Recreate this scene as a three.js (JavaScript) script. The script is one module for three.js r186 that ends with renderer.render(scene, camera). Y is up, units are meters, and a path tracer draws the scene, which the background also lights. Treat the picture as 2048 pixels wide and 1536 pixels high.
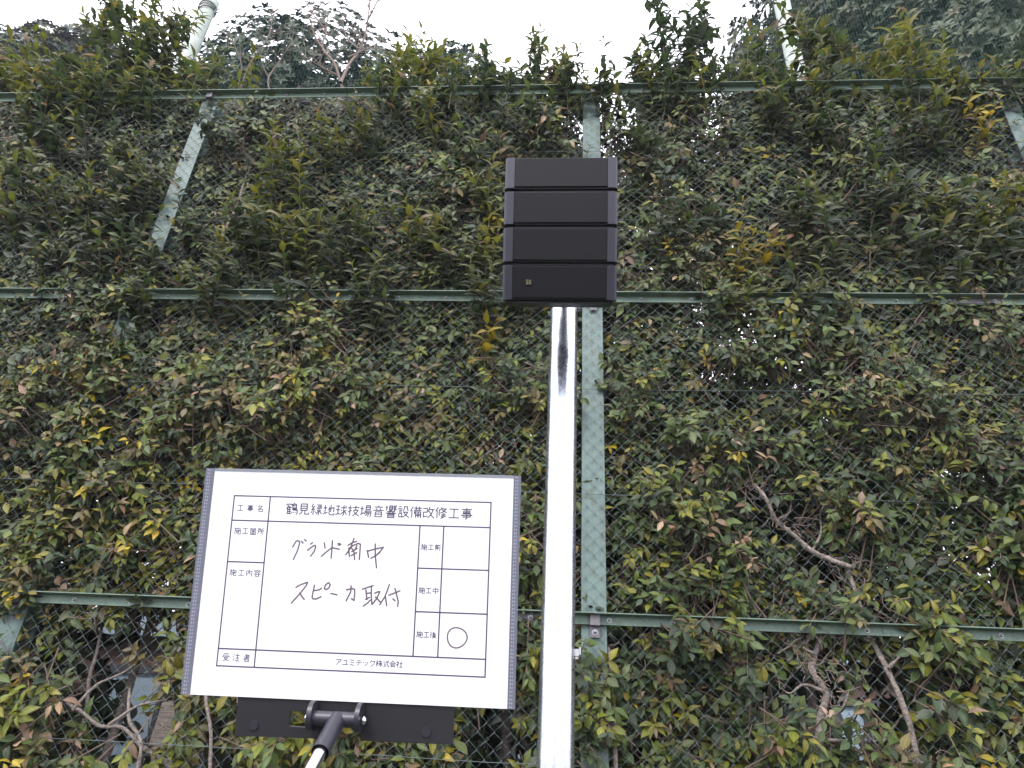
import * as THREE from 'three';
import { mergeGeometries } from 'three/addons/utils/BufferGeometryUtils.js';
import { RoundedBoxGeometry } from 'three/addons/geometries/RoundedBoxGeometry.js';

// ------------------------------------------------------------------ camera, sky, sun, exposure
const scene = new THREE.Scene();
const EYE = 1.5;
const camera = new THREE.PerspectiveCamera(55.10, 4 / 3, 0.05, 900);
camera.rotation.order = 'YXZ';
camera.position.set(-0.154, EYE, 3.813);
camera.rotation.set(0.52626, 0.08624, 0.05863);

const renderer = new THREE.WebGLRenderer({ antialias: true });
renderer.toneMapping = THREE.LinearToneMapping;
renderer.toneMappingExposure = 3.3;
renderer.shadowMap.enabled = true;

{ // bright, even overcast: a little brighter towards the zenith
  const w = 64, h = 32, d = new Float32Array(w * h * 4);
  for (let j = 0; j < h; j++) for (let i = 0; i < w; i++) {
    const el = Math.max(0, Math.sin((j + 0.5) / h * Math.PI - Math.PI / 2));
    const L = 0.84 + 0.24 * el;
    const o = (j * w + i) * 4;
    d[o] = L * 0.97; d[o + 1] = L * 0.975; d[o + 2] = L * 1.09; d[o + 3] = 1;
  }
  const t = new THREE.DataTexture(d, w, h, THREE.RGBAFormat, THREE.FloatType);
  t.mapping = THREE.EquirectangularReflectionMapping; t.magFilter = THREE.LinearFilter; t.minFilter = THREE.LinearFilter;
  t.needsUpdate = true;
  scene.background = t; scene.environment = t;
}
scene.fog = new THREE.FogExp2(0xeceffc, 0.0013); // thin winter haze
const sun = new THREE.DirectionalLight(0xfffaf2, 0.7);
sun.position.set(-5, 14, 12); sun.target.position.set(0, 2, 0);
sun.castShadow = true; sun.shadow.radius = 28; sun.shadow.mapSize.set(2048, 2048);
Object.assign(sun.shadow.camera, { left: -12, right: 12, top: 12, bottom: -12, near: 0.5, far: 60 });
scene.add(sun, sun.target);

// ------------------------------------------------------------------ helpers
function rng(seed) { return () => { seed |= 0; seed = seed + 0x6D2B79F5 | 0; let t = Math.imul(seed ^ seed >>> 15, 1 | seed); t = t + Math.imul(t ^ t >>> 7, 61 | t) ^ t; return ((t ^ t >>> 14) >>> 0) / 4294967296; }; }
const V = (x, y, z) => new THREE.Vector3(x, y, z);
const lin = (r, g, b) => new THREE.Color().setRGB(r, g, b);
const used = {};
function numbered(n) { const k = used[n] = (used[n] ?? -1) + 1; return k ? `${n}_${String(k).padStart(3, '0')}` : n; }
function thing(name, label, category, pos = [0, 0, 0], group) {
  const o = new THREE.Group(); o.name = numbered(name); o.position.set(...pos); o.userData = { label, category };
  if (group) o.userData.group = group; scene.add(o); return o;
}
function part(name, geo, mat, parent, label) {
  const m = new THREE.Mesh(geo, mat); m.name = name; m.castShadow = m.receiveShadow = true;
  if (label) m.userData.label = label; parent.add(m); return m;
}
function structure(name, geo, mat, label) { const m = part(name, geo, mat, scene, label); m.userData.kind = 'structure'; m.userData.category = name; return m; }
// smooth value noise
const perm = (() => { const r = rng(77), a = []; for (let i = 0; i < 4096; i++) a.push(r()); return a; })();
function vnoise(x, y) { const xi = Math.floor(x), yi = Math.floor(y), fx = x - xi, fy = y - yi, s = t => t * t * (3 - 2 * t); const h = (i, j) => perm[((i * 73 + j * 911) % 4096 + 4096) % 4096]; const a = h(xi, yi), b = h(xi + 1, yi), c = h(xi, yi + 1), e = h(xi + 1, yi + 1), u = s(fx), v = s(fy); return a + (b - a) * u + (c - a) * v + (a - b - c + e) * u * v; }
const fbm = (x, y) => 0.55 * vnoise(x, y) + 0.3 * vnoise(x * 2.1 + 9, y * 2.1 + 3) + 0.15 * vnoise(x * 4.3 + 1, y * 4.3 + 7);
function dataTex(w, h, fn, srgb = true) {
  const d = new Uint8Array(w * h * 4);
  for (let j = 0; j < h; j++) for (let i = 0; i < w; i++) { const c = fn(i / w, j / h, i, j), o = (j * w + i) * 4; d[o] = c[0]; d[o + 1] = c[1]; d[o + 2] = c[2]; d[o + 3] = 255; }
  const t = new THREE.DataTexture(d, w, h); t.wrapS = t.wrapT = THREE.RepeatWrapping; t.magFilter = THREE.LinearFilter; t.minFilter = THREE.LinearMipmapLinearFilter; t.generateMipmaps = true;
  if (srgb) t.colorSpace = THREE.SRGBColorSpace; t.needsUpdate = true; return t;
}
// uv in metres by the dominant axis of the normal
function metreUV(g, s = 1) {
  const p = g.attributes.position, n = g.attributes.normal, uv = new Float32Array(p.count * 2);
  for (let i = 0; i < p.count; i++) { const ax = Math.abs(n.getX(i)), ay = Math.abs(n.getY(i)), az = Math.abs(n.getZ(i)); let u, v; if (az >= ax && az >= ay) { u = p.getX(i); v = p.getY(i); } else if (ay >= ax) { u = p.getX(i); v = p.getZ(i); } else { u = p.getZ(i); v = p.getY(i); } uv[2 * i] = u * s; uv[2 * i + 1] = v * s; }
  g.setAttribute('uv', new THREE.BufferAttribute(uv, 2)); return g;
}
function box(x0, x1, y0, y1, z0, z1) { const g = new THREE.BoxGeometry(x1 - x0, y1 - y0, z1 - z0); g.translate((x0 + x1) / 2, (y0 + y1) / 2, (z0 + z1) / 2); return metreUV(g); }
function cyl(a, b, ra, rb = ra, seg = 16, open = false) {
  const d = b.clone().sub(a), L = d.length(), g = new THREE.CylinderGeometry(rb, ra, L, seg, 1, open);
  g.translate(0, L / 2, 0); g.applyQuaternion(new THREE.Quaternion().setFromUnitVectors(V(0, 1, 0), d.normalize())); g.translate(a.x, a.y, a.z); return g;
}
// tapered, slightly crooked limb through points
function limb(pts, r0, r1, seg = 7, steps = 0, knob = 0, seed = 1) {
  const c = new THREE.CatmullRomCurve3(pts), n = steps || pts.length * 5, R = rng(seed), fr = c.computeFrenetFrames(n, false), pos = [], idx = [], uv = [];
  for (let i = 0; i <= n; i++) { const t = i / n, P = c.getPointAt(t), r = (r0 + (r1 - r0) * t);
    for (let k = 0; k <= seg; k++) { const a = k / seg * 6.2832, rr = r * (1 + knob * (vnoise(i * 0.9 + seed * 7, (k % seg) * 1.3) - 0.4)); const q = P.clone().addScaledVector(fr.normals[i], Math.cos(a) * rr).addScaledVector(fr.binormals[i], Math.sin(a) * rr); pos.push(q.x, q.y, q.z); uv.push(k / seg, t * c.getLength() * 4); } }
  for (let i = 0; i < n; i++) for (let k = 0; k < seg; k++) { const a = i * (seg + 1) + k, b = a + seg + 1; idx.push(a, b, a + 1, b, b + 1, a + 1); }
  const g = new THREE.BufferGeometry(); g.setAttribute('position', new THREE.Float32BufferAttribute(pos, 3)); g.setAttribute('uv', new THREE.Float32BufferAttribute(uv, 2)); g.setIndex(idx); g.computeVertexNormals(); return g;
}

// ------------------------------------------------------------------ materials
const grime = (base, amp, sx, sy) => dataTex(512, 512, (u, v) => { const n = fbm(u * sx, v * sy), m = vnoise(u * 150, v * 150), k = 1 + amp * (n - 0.5) + amp * 0.5 * (m - 0.5); const rust = Math.max(0, fbm(u * 9 + 30, v * 14 + 4) - 0.66) * 2.2; return base.map((c, i) => Math.min(255, Math.max(0, c * k * (1 - rust * [0.1, 0.35, 0.5][i])))); });
const M = {
  rail: new THREE.MeshStandardMaterial({ map: grime([102, 121, 107], 0.36, 6, 20), roughness: 0.55 }),
  post: new THREE.MeshStandardMaterial({ map: grime([97, 117, 111], 0.2, 40, 4), roughness: 0.5 }),
  wire: new THREE.MeshStandardMaterial({ color: lin(0.100, 0.130, 0.126), roughness: 0.5 }),
  bolt: new THREE.MeshStandardMaterial({ color: lin(0.34, 0.34, 0.35), roughness: 0.45, metalness: 0.7 }),
  clip: new THREE.MeshStandardMaterial({ map: grime([105, 100, 104], 0.3, 12, 12), roughness: 0.6, metalness: 0.3 }),
  bark: new THREE.MeshStandardMaterial({ map: dataTex(256, 256, (u, v) => { const n = fbm(u * 8, v * 40), k = 0.62 + 0.75 * n; return [134 * k, 122 * k, 114 * k]; }), roughness: 0.9 }),
  twig: new THREE.MeshStandardMaterial({ color: lin(0.15, 0.105, 0.08), roughness: 0.9 }),
  bareTwig: new THREE.MeshStandardMaterial({ color: lin(0.20, 0.150, 0.125), roughness: 0.9 }),
  stem: new THREE.MeshStandardMaterial({ color: lin(0.12, 0.105, 0.06), roughness: 0.8 }),
  net: new THREE.MeshStandardMaterial({ color: lin(0.05, 0.24, 0.18), roughness: 0.7 }),
  netPole: new THREE.MeshStandardMaterial({ map: grime([176, 186, 176], 0.15, 4, 9), roughness: 0.6 }),
};
const leafMap = dataTex(64, 128, (u, v) => { const rib = Math.exp(-Math.pow((u - 0.5) / 0.035, 2)), ph = v * 26 - Math.abs(u - 0.5) * 16, vein = Math.exp(-Math.pow((ph - Math.round(ph)) / 0.16, 2)), n = fbm(u * 7, v * 12), k = 205 + 34 * rib + 10 * vein + 44 * (n - 0.5); return [Math.min(255, k + 6 * n), Math.min(255, k), Math.min(255, k - 8 * n)]; });
const leafMat = new THREE.MeshPhysicalMaterial({ map: leafMap, roughness: 0.46, specularIntensity: 0.5, side: THREE.DoubleSide });

const thinLeaf = new THREE.MeshPhysicalMaterial({ map: leafMap, roughness: 0.97, specularIntensity: 0.6, clearcoat: 0.25, clearcoatRoughness: 0.4, transmission: 0.5, thickness: 0, side: THREE.DoubleSide });

// ------------------------------------------------------------------ setting: ground
{
  const g = new THREE.PlaneGeometry(1200, 1200, 1, 1); g.rotateX(-Math.PI / 2); const uv = g.attributes.uv; for (let i = 0; i < uv.count; i++) uv.setXY(i, uv.getX(i) * 300, uv.getY(i) * 300);
  structure('ground', g, new THREE.MeshStandardMaterial({ map: dataTex(512, 512, (u, v) => { const n = fbm(u * 12, v * 12), m = vnoise(u * 220, v * 220), k = 0.75 + 0.3 * n + 0.2 * m; return [58 * k, 61 * k, 50 * k]; }), roughness: 0.95 }), 'worn grass of the sports ground');
}

// ------------------------------------------------------------------ fence
const BAY = 3.056, RAILS = [0.332, 2.332, 4.332, 6.332], XL = -2 * BAY, XR = 2 * BAY;
const fence = thing('chain_link_fence', 'tall green chain-link fence with angle-steel rails overgrown by the hedge', 'fence');
for (let i = -2; i <= 2; i++) { // H-section posts
  const x = i * BAY, w = 0.0635, y1 = RAILS[3] + 0.03;
  const g = mergeGeometries([box(x - w, x + w, 0, y1, -0.021, -0.011), box(x - 0.0035, x + 0.0035, 0, y1, -0.129, -0.0215), box(x - w, x + w, 0, y1, -0.1395, -0.1295)]);
  part('post', g, M.post, fence);
}
const boltGeo = (() => { const a = new THREE.CylinderGeometry(0.0085, 0.0085, 0.006, 6); const b = new THREE.SphereGeometry(0.0075, 8, 4, 0, 6.3, 0, 1.57); b.translate(0, 0.003, 0); const c = new THREE.CylinderGeometry(0.013, 0.013, 0.002, 14); c.translate(0, -0.0035, 0); const g = mergeGeometries([a, b, c]); g.rotateX(Math.PI / 2); return g; })();
RAILS.forEach((y, k) => {
  const rail = part('rail', mergeGeometries([box(XL - 0.1, XR + 0.1, y, y + 0.05, 0.006, 0.011), box(XL - 0.1, XR + 0.1, y + 0.0455, y + 0.0505, 0.0112, 0.056)]), M.rail, fence);
  for (let x = XL + 0.17 + (k % 2) * 0.08; x < XR; x += 0.3125) { if (Math.abs(((x + 20 * BAY) % BAY + BAY) % BAY - 0) < 0.06) continue; const b = part('bolt', boltGeo, M.bolt, rail); b.position.set(x, y + 0.022, 0.0153); b.rotation.z = x * 7; }
  if (k === 2 || k === 1) for (const sx of k === 2 ? [-3.43, 2.35] : [-0.42]) { const s = part('splice_plate', box(sx - 0.14, sx + 0.14, y + 0.004, y + 0.043, 0.0112, 0.0152), M.clip, rail); for (const dx of [-0.1, 0.1]) { const b = part('bolt', boltGeo, M.bolt, rail); b.position.set(sx + dx, y + 0.022, 0.0195); } s.userData.label = 'small dull steel plate joining two rail lengths'; }
  for (let i = -2; i <= 2; i++) { // hooked clip holding the rail to the post
    const x = i * BAY + 0.004, w = 0.024;
    const c = part('rail_clip', mergeGeometries([box(x - w, x + w, y + 0.0508, y + 0.0548, 0.0, 0.030), box(x - w, x + w, y - 0.004, y + 0.0505, 0.0305, 0.0345), box(x - w, x + w, y - 0.008, y - 0.004, 0.004, 0.0345), box(x - w, x + w, y - 0.062, y - 0.0082, 0.004, 0.008)]), M.clip, fence);
    const b = part('bolt', boltGeo, M.bolt, c); b.position.set(x, y - 0.036, 0.0122); b.scale.setScalar(1.2);
  }
});
{ // woven mesh: zigzag wires, one sheet per bay and storey
  const P = 0.0792, H = P / 2, r = 0.0013;
  const rows = [[0.05, RAILS[0]], [RAILS[0], RAILS[1]], [RAILS[1], RAILS[2]], [RAILS[2], RAILS[3] + 0.02]];
  const nB = Math.round(BAY / P), step = BAY / nB; // wires stand half a mesh apart and hook into one another
  for (let b = -2; b < 2; b++) for (const [ya, yb] of rows) {
    const pos = [], nor = [], idx = [];
    const k0 = Math.round(ya / H), k1 = Math.round(yb / H);
    for (let i = 0; i < nB * 2; i++) {
      const x0 = b * BAY + i * step / 2;
      for (let k = k0; k <= k1; k++) {
        const odd = (k + i) & 1, x = x0 + (odd ? step / 2 + 0.0035 : -0.0035) + 0.010 * (vnoise(x0 * 1.3, k * 0.11) - 0.5), y = k * H + 0.014 * (vnoise(x0 * 0.9 + 31, k * 0.09) - 0.5) * Math.min(1, (k - k0) / 4, (k1 - k) / 4), z = 0.001 + (odd ? 0.0026 : -0.0026) + 0.006 * (vnoise(x0 * 1.7 + 5, y * 1.9) - 0.5);
        for (let q = 0; q < 4; q++) { const a = q * 1.5708 + 0.785, nx = Math.cos(a), nz = Math.sin(a); pos.push(x + r * 1.25 * nx * 0.9, y + (odd ? -1 : 1) * r * 0.7 * nx, z + r * nz); nor.push(nx * 0.75, (odd ? -1 : 1) * 0.3 * nx, nz); }
        if (k > k0) { const B = pos.length / 3 - 4, A = B - 4; for (let q = 0; q < 4; q++) { const n = (q + 1) % 4; idx.push(A + q, A + n, B + q, B + q, A + n, B + n); } }
      }
    }
    const g = new THREE.BufferGeometry(); g.setAttribute('position', new THREE.Float32BufferAttribute(pos, 3)); g.setAttribute('normal', new THREE.Float32BufferAttribute(nor, 3)); g.setIndex(idx); g.computeVertexNormals();
    const m = part('mesh_panel', g, M.wire, fence); m.userData.kind = 'stuff';
  }
  for (let k = 0; k < 3; k++) for (const t of [1 / 3, 2 / 3]) { const y = RAILS[k] + 0.03 + 2 * t, pts = []; for (let i = 0; i <= 24; i++) { const x = XL + (XR - XL) * i / 24; pts.push(V(x, y + 0.012 * (vnoise(i * 1.3, k + t * 9) - 0.5), 0.0075)); } part('tension_wire', limb(pts, 0.0016, 0.0016, 5, 48), M.wire, fence); }
}

// ------------------------------------------------------------------ netting behind the fence
{
  const pp = [[-4.25, -1], [2.04, -1], [8.3, -1]], TOP = EYE + 7.76;
  pp.forEach(([x, z], i) => {
    const t = thing('net_pole', ['pale steel net pole with strapped cap beside the big bushy shrub', 'pale steel net pole rising behind the leafy shoots right of the speaker', 'pale steel net pole beyond the right end of the fence'][i], 'pole', [x, 0, z]);
    const s = part('shaft', new THREE.CylinderGeometry(0.082, 0.088, TOP, 24), M.netPole, t); s.position.y = TOP / 2; metreUV(s.geometry);
    const cap = part('cap', new THREE.LatheGeometry([[0, 0.05], [0.05, 0.045], [0.092, 0.01], [0.092, -0.09], [0.084, -0.095]].map(p => new THREE.Vector2(...p)), 24), M.netPole, t); cap.position.y = TOP;
    for (let k = 0; k < 3; k++) { const w = part('strap_wire', new THREE.TorusGeometry(0.094, 0.006, 6, 24), M.clip, t); w.position.y = TOP - 0.13 - k * 0.035; w.rotation.set(1.5708 + 0.18 * (k - 1), 0.2 * k, 0); }
    const e = part('eye_bolt', new THREE.TorusGeometry(0.03, 0.007, 6, 14), M.bolt, t); e.position.set(0.12, TOP - 0.17, 0);
  });
  const t = thing('safety_net', 'fine green ball-stop net hung between the pale poles above the fence', 'net');
  for (let b = 0; b < 2; b++) {
    const [xa] = pp[b], [xb] = pp[b + 1], y0 = 5.4, pitch = 0.032, g = [];
    const sag = x => { const u = (x - xa) / (xb - xa); return 0.03 * 4 * u * (1 - u); };
    const strip = (pts, r) => { const pos = [], idx = []; pts.forEach((p, i) => { for (let q = 0; q < 3; q++) { const a = q * 2.0944, nx = Math.cos(a) * r, nz = Math.sin(a) * r; const vert = Math.abs(pts[1].x - pts[0].x) < Math.abs(pts[1].y - pts[0].y); pos.push(p.x + (vert ? nx : 0), p.y + (vert ? 0 : nx), p.z + nz); } if (i) { const B = i * 3, A = B - 3; for (let q = 0; q < 3; q++) { const n = (q + 1) % 3; idx.push(A + q, A + n, B + q, B + q, A + n, B + n); } } }); const o = new THREE.BufferGeometry(); o.setAttribute('position', new THREE.Float32BufferAttribute(pos, 3)); o.setIndex(idx); o.computeVertexNormals(); return o; };
    const billow = (x, y) => -1.0 - 0.16 * Math.sin((x - xa) / (xb - xa) * Math.PI) * vnoise(x * 0.8, y * 0.8) ;
    for (let x = xa + 0.02; x < xb; x += pitch) { const pts = [], yt = TOP - 0.03 - sag(x); for (let i = 0; i <= 8; i++) { const y = y0 + (yt - y0) * i / 8; pts.push(V(x + 0.03 * (vnoise(x * 0.7, y * 1.1) - 0.5), y, billow(x, y))); } g.push(strip(pts, 0.0006)); }
    for (let k = 0; k * pitch < TOP - 0.03 - y0; k++) { const pts = []; for (let i = 0; i <= 24; i++) { const x = xa + (xb - xa) * i / 24, yt = TOP - 0.03 - sag(x), y = y0 + (yt - y0) * k * pitch / (TOP - 0.03 - y0); pts.push(V(x, y, billow(x, y) + 0.001)); } g.push(strip(pts, 0.0006)); }
    const m = part('net_mesh', mergeGeometries(g), M.net, t); m.userData.kind = 'stuff';
    const top = []; for (let i = 0; i <= 24; i++) { const x = xa + (xb - xa) * i / 24; top.push(V(x, TOP - 0.02 - sag(x), -1.0)); }
    part('head_rope', limb(top, 0.003, 0.003, 6, 30), M.net, t);
  }
}

// ------------------------------------------------------------------ leaves
function leafGeo(wf, tipDroop, fold, curl) { // unit length along +y, blade in xy, upper face +z
  const N = 5, pos = [], uv = [], idx = [], prof = [0.05, 0.68, 1, 0.88, 0.48, 0.0];
  for (let i = 0; i <= N; i++) { const t = i / N, w = prof[i] * wf / 2, z = -tipDroop * t * t + curl * Math.sin(t * 3.1); pos.push(-w, t, z + fold * w, 0, t, z, w, t, z + fold * w); uv.push(0.5 - prof[i] / 2, t, 0.5, t, 0.5 + prof[i] / 2, t); if (i) { const B = i * 3, A = B - 3; idx.push(A, A + 1, B, B, A + 1, B + 1, A + 1, A + 2, B + 1, B + 1, A + 2, B + 2); } }
  const g = new THREE.BufferGeometry(); g.setAttribute('position', new THREE.Float32BufferAttribute(pos, 3)); g.setAttribute('uv', new THREE.Float32BufferAttribute(uv, 2)); g.setIndex(idx); g.computeVertexNormals(); return g;
}
const LEAF = [leafGeo(0.48, 0.12, 0.35, 0.03), leafGeo(0.4, 0.28, 0.55, 0.05), leafGeo(0.52, 0.05, 0.2, -0.02)];
const NARROW = [leafGeo(0.42, 0.16, 0.4, 0.04), leafGeo(0.37, 0.30, 0.5, 0.03)];
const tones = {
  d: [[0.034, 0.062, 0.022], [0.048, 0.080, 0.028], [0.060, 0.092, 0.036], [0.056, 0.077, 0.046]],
  g: [[0.078, 0.122, 0.030], [0.098, 0.142, 0.036], [0.108, 0.142, 0.058], [0.128, 0.164, 0.042]],
  y: [[0.165, 0.195, 0.024], [0.200, 0.210, 0.027], [0.140, 0.175, 0.026], [0.225, 0.215, 0.036]],
  o: [[0.160, 0.132, 0.042], [0.128, 0.115, 0.036], [0.190, 0.150, 0.055], [0.140, 0.118, 0.052]],
  b: [[0.420, 0.330, 0.026], [0.350, 0.290, 0.024], [0.470, 0.340, 0.036], [0.270, 0.245, 0.026]],
  k: [[0.360, 0.255, 0.160], [0.260, 0.170, 0.098], [0.430, 0.325, 0.215], [0.190, 0.125, 0.076]],
};
const jitter = (R, c, a = 0.3) => { const k = 1 - a / 2 + a * R(); return [c[0] * k * (0.92 + 0.16 * R()), c[1] * k, c[2] * k * (0.85 + 0.3 * R())]; };
const pick = (R, a) => a[Math.floor(R() * a.length)];
const UP = V(0, 1, 0);
// orientation: leaf axis along dir, upper face turned towards face
function leafMatrix(p, dir, face, len, width = 1) {
  const y = dir.clone().normalize(), z = face.clone().addScaledVector(y, -face.dot(y)); if (z.lengthSq() < 1e-4) z.set(0.3, 0.2, 1).addScaledVector(y, -(0.3 * y.x + 0.2 * y.y + y.z)); z.normalize();
  const x = y.clone().cross(z); return new THREE.Matrix4().makeBasis(x.multiplyScalar(len * width), y.multiplyScalar(len), z.multiplyScalar(len)).setPosition(p);
}
function instanced(name, geo, mat, list, parent) { // list of [matrix, colour]
  const m = new THREE.InstancedMesh(geo, mat, list.length); m.name = name; m.castShadow = m.receiveShadow = true; m.userData.kind = 'stuff'; const c = new THREE.Color();
  list.forEach(([mt, col], i) => { m.setMatrixAt(i, mt); if (col) m.setColorAt(i, c.setRGB(...col)); }); m.instanceMatrix.needsUpdate = true; parent.add(m); return m;
}
const toneMats = {}; // shared materials of leaves that are meshes of their own
function toneMat(k, i) { const id = k + i; if (!toneMats[id]) { const m = thinLeaf.clone(); m.color = lin(...tones[k][i].map(v => v * 1.1)); toneMats[id] = m; } return toneMats[id]; }

// ------------------------------------------------------------------ hedge
const hedge = thing('hedge', 'dense dark evergreen hedge with yellowing leaves growing behind and through the chain-link fence', 'hedge');
const HOLES = [[-2.48, 2.12, 0.34, 0.22], [-2.42, 1.84, 0.34, 0.24], [-1.87, 1.77, 0.10, 0.24], [-0.49, 1.81, 0.20, 0.22], [1.06, 2.09, 0.24, 0.20], [0.92, 3.05, 0.12, 0.12], [1.03, 2.87, 0.15, 0.13], [1.2, 2.72, 0.18, 0.12], [0.24, 6.22, 0.20, 0.24], [0.95, 6.25, 0.13, 0.12], [0.18, 2.21, 0.11, 0.07], [1.63, 2.71, 0.09, 0.11], [1.44, 2.04, 0.15, 0.18], [-1.50, 1.87, 0.06, 0.09], [-2.18, 2.24, 0.1, 0.1], [1.34, 2.5, 0.13, 0.1], [-2.0, 1.55, 0.5, 0.12]];
const holeAt = (x, y) => { let h = 0; for (const [hx, hy, rx, ry] of HOLES) { const d = Math.hypot((x - hx) / rx, (y - hy) / ry) + 0.5 * (vnoise(x * 7, y * 7) - 0.5); h = Math.max(h, 1 - Math.min(1, Math.max(0, (d - 0.75) / 0.45))); } return h; };
{
  const R = rng(4242), lists = LEAF.map(() => []), twigs = [], tg = new THREE.CylinderGeometry(0.35, 1, 1, 5, 1, true); tg.translate(0, 0.5, 0);
  const X0 = -6.1, X1 = 5.0, area = (X1 - X0) * 6.3;
  function sprig(x, y, z, kind, through) {
    const out = V((R() - 0.5) * 1.6, 0.1 + 0.75 * R() - (R() < 0.4 ? 0.9 : 0), kind === 'back' ? (R() - 0.5) * 2 : 0.1 + 0.55 * R()).normalize();
    const L = 0.07 + 0.07 * R(), base = V(x, y, z), n = 5 + Math.floor(R() * 4);
    // tone of the sprig follows patches over the hedge
    const warm = fbm(x * 0.9 + 40, y * 0.9 + 11), low = Math.max(0, 1 - (y - 1.4) / 3), py = 0.03 + 0.5 * Math.max(0, warm - 0.5) + 0.10 * low + (x < -1.3 ? 0.20 * low : 0), spot = fbm(x * 1.7 + 80, y * 1.7 + 5), pb = (0.008 + 0.02 * low + (x < -1.3 ? 0.03 * low : 0)) * (spot > 0.55 ? 2.4 : 0.4), pk = (0.014 + 0.012 * low) * (spot < 0.43 ? 2.6 : 0.4), po = 0.03 + 0.45 * Math.max(0, fbm(x * 0.8 + 7, y * 0.8 + 31) - 0.46) + (x < -1.3 && y < 4.2 ? 0.16 : 0);
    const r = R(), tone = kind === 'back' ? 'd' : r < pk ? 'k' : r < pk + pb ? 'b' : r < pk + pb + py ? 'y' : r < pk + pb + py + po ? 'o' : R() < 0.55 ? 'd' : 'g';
    twigs.push([leafMatrix(base.clone().addScaledVector(out, -0.16), out.clone().add(V(0, 0.05, 0)), V(0, 0, 1), 0.16 + L).scale(V(0.016, 1, 0.016)), null]);
    const size = (0.033 + 0.028 * R() + 0.028 * fbm(x * 1.1 + 60, y * 1.1)) * (kind === 'back' ? 1.7 : 1);
    for (let i = 0; i < n; i++) {
      const t = (i + 0.6) / n, a = i * 2.4 + R(), side = V(Math.cos(a), Math.sin(a), 0); const ax = out.clone().cross(Math.abs(out.y) > 0.8 ? V(1, 0, 0) : UP).normalize(), ay = out.clone().cross(ax).normalize();
      const dir = ax.multiplyScalar(side.x).addScaledVector(ay, side.y).multiplyScalar(0.85).addScaledVector(out, 0.25 + 0.5 * t); dir.y -= 0.7 * R(); if (kind === 'front') dir.z *= 0.6; dir.normalize();
      const face = V((R() - 0.5) * 1.0, (0.35 + 0.5 * R()) * (y < 3.6 ? 1 : 0.35), 0.8 + 0.35 * R());
      let col = jitter(R, pick(R, tones[tone]), 0.5); if (R() < 0.014) col = jitter(R, pick(R, tones.k)); else if (R() < 0.035) col = jitter(R, pick(R, tones.y));
      const len = size * (0.75 + 0.5 * R()), at = base.clone().addScaledVector(out, L * t); if (!through) at.z -= Math.max(0, Math.max(at.z, at.z + dir.z * len) + 0.01 + 0.01 * R()); // pressed against the back of the mesh
      lists[Math.floor(R() * 3)].push([leafMatrix(at, dir, face, len, 0.85 + 0.3 * R()), col]);
    }
  }
  const layers = [ // [leaf area index, zmin, zmax, kind]
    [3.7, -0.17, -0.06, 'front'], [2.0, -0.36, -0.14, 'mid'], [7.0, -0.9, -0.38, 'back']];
  for (const [lai, za, zb, kind] of layers) {
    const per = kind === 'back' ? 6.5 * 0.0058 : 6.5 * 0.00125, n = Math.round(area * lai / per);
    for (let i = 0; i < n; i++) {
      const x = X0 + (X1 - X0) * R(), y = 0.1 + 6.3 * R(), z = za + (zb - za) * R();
      const h = holeAt(x, y) * (kind === 'back' ? 0.965 : 0.985); if (R() < h) continue;
      const pi = Math.round(x / BAY), px = Math.abs(x - pi * BAY), bare = pi === -1 ? y > 4.75 || (y > 4.05 && y < 4.2) || (y > 2.1 && y < 2.3) : pi === 0 ? fbm(x * 3 + 2, y * 2.4) > 0.36 : y > 5.7;
      if ((px < 0.078 && z > -0.16 && (kind !== 'front' || bare)) || (px < 0.13 && bare && z > -0.2 && R() < 0.9)) continue;
      const dens = kind === 'front' ? 0.55 + 0.95 * fbm(x * 2.6 + 3, y * 2.6 + 8) : kind === 'mid' ? 0.7 + 0.7 * fbm(x * 1.9, y * 1.9 + 2) : 1; if (R() > dens) continue;
      if (y > 5.9 && kind !== 'front' && R() < (y - 5.9) * 0.9) continue;
      const bulge = px < 0.078 ? 0.12 : kind === 'front' && R() < 0.75 && (px > 0.16 || !bare) && (y < 4.4 || R() < 0.5) ? 0.15 * Math.min(1, Math.max(0, fbm(x * 2.2 + 17, y * 2.2) - 0.56) / 0.08) : 0;
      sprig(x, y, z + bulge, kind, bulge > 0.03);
    }
  }
  for (let i = 0; i < 150; i++) { const y = i < 125 ? 2.35 + 1.68 * R() : 4.2 + 0.5 * R(); sprig(-BAY + (R() - 0.5) * 0.2, y, 0.0 + 0.03 * R(), 'front', true); }
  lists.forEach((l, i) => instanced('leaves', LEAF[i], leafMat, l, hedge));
  instanced('twigs', tg, M.twig, twigs, hedge);
  console.log('hedge leaves', lists.map(l => l.length), twigs.length);
}
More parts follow.
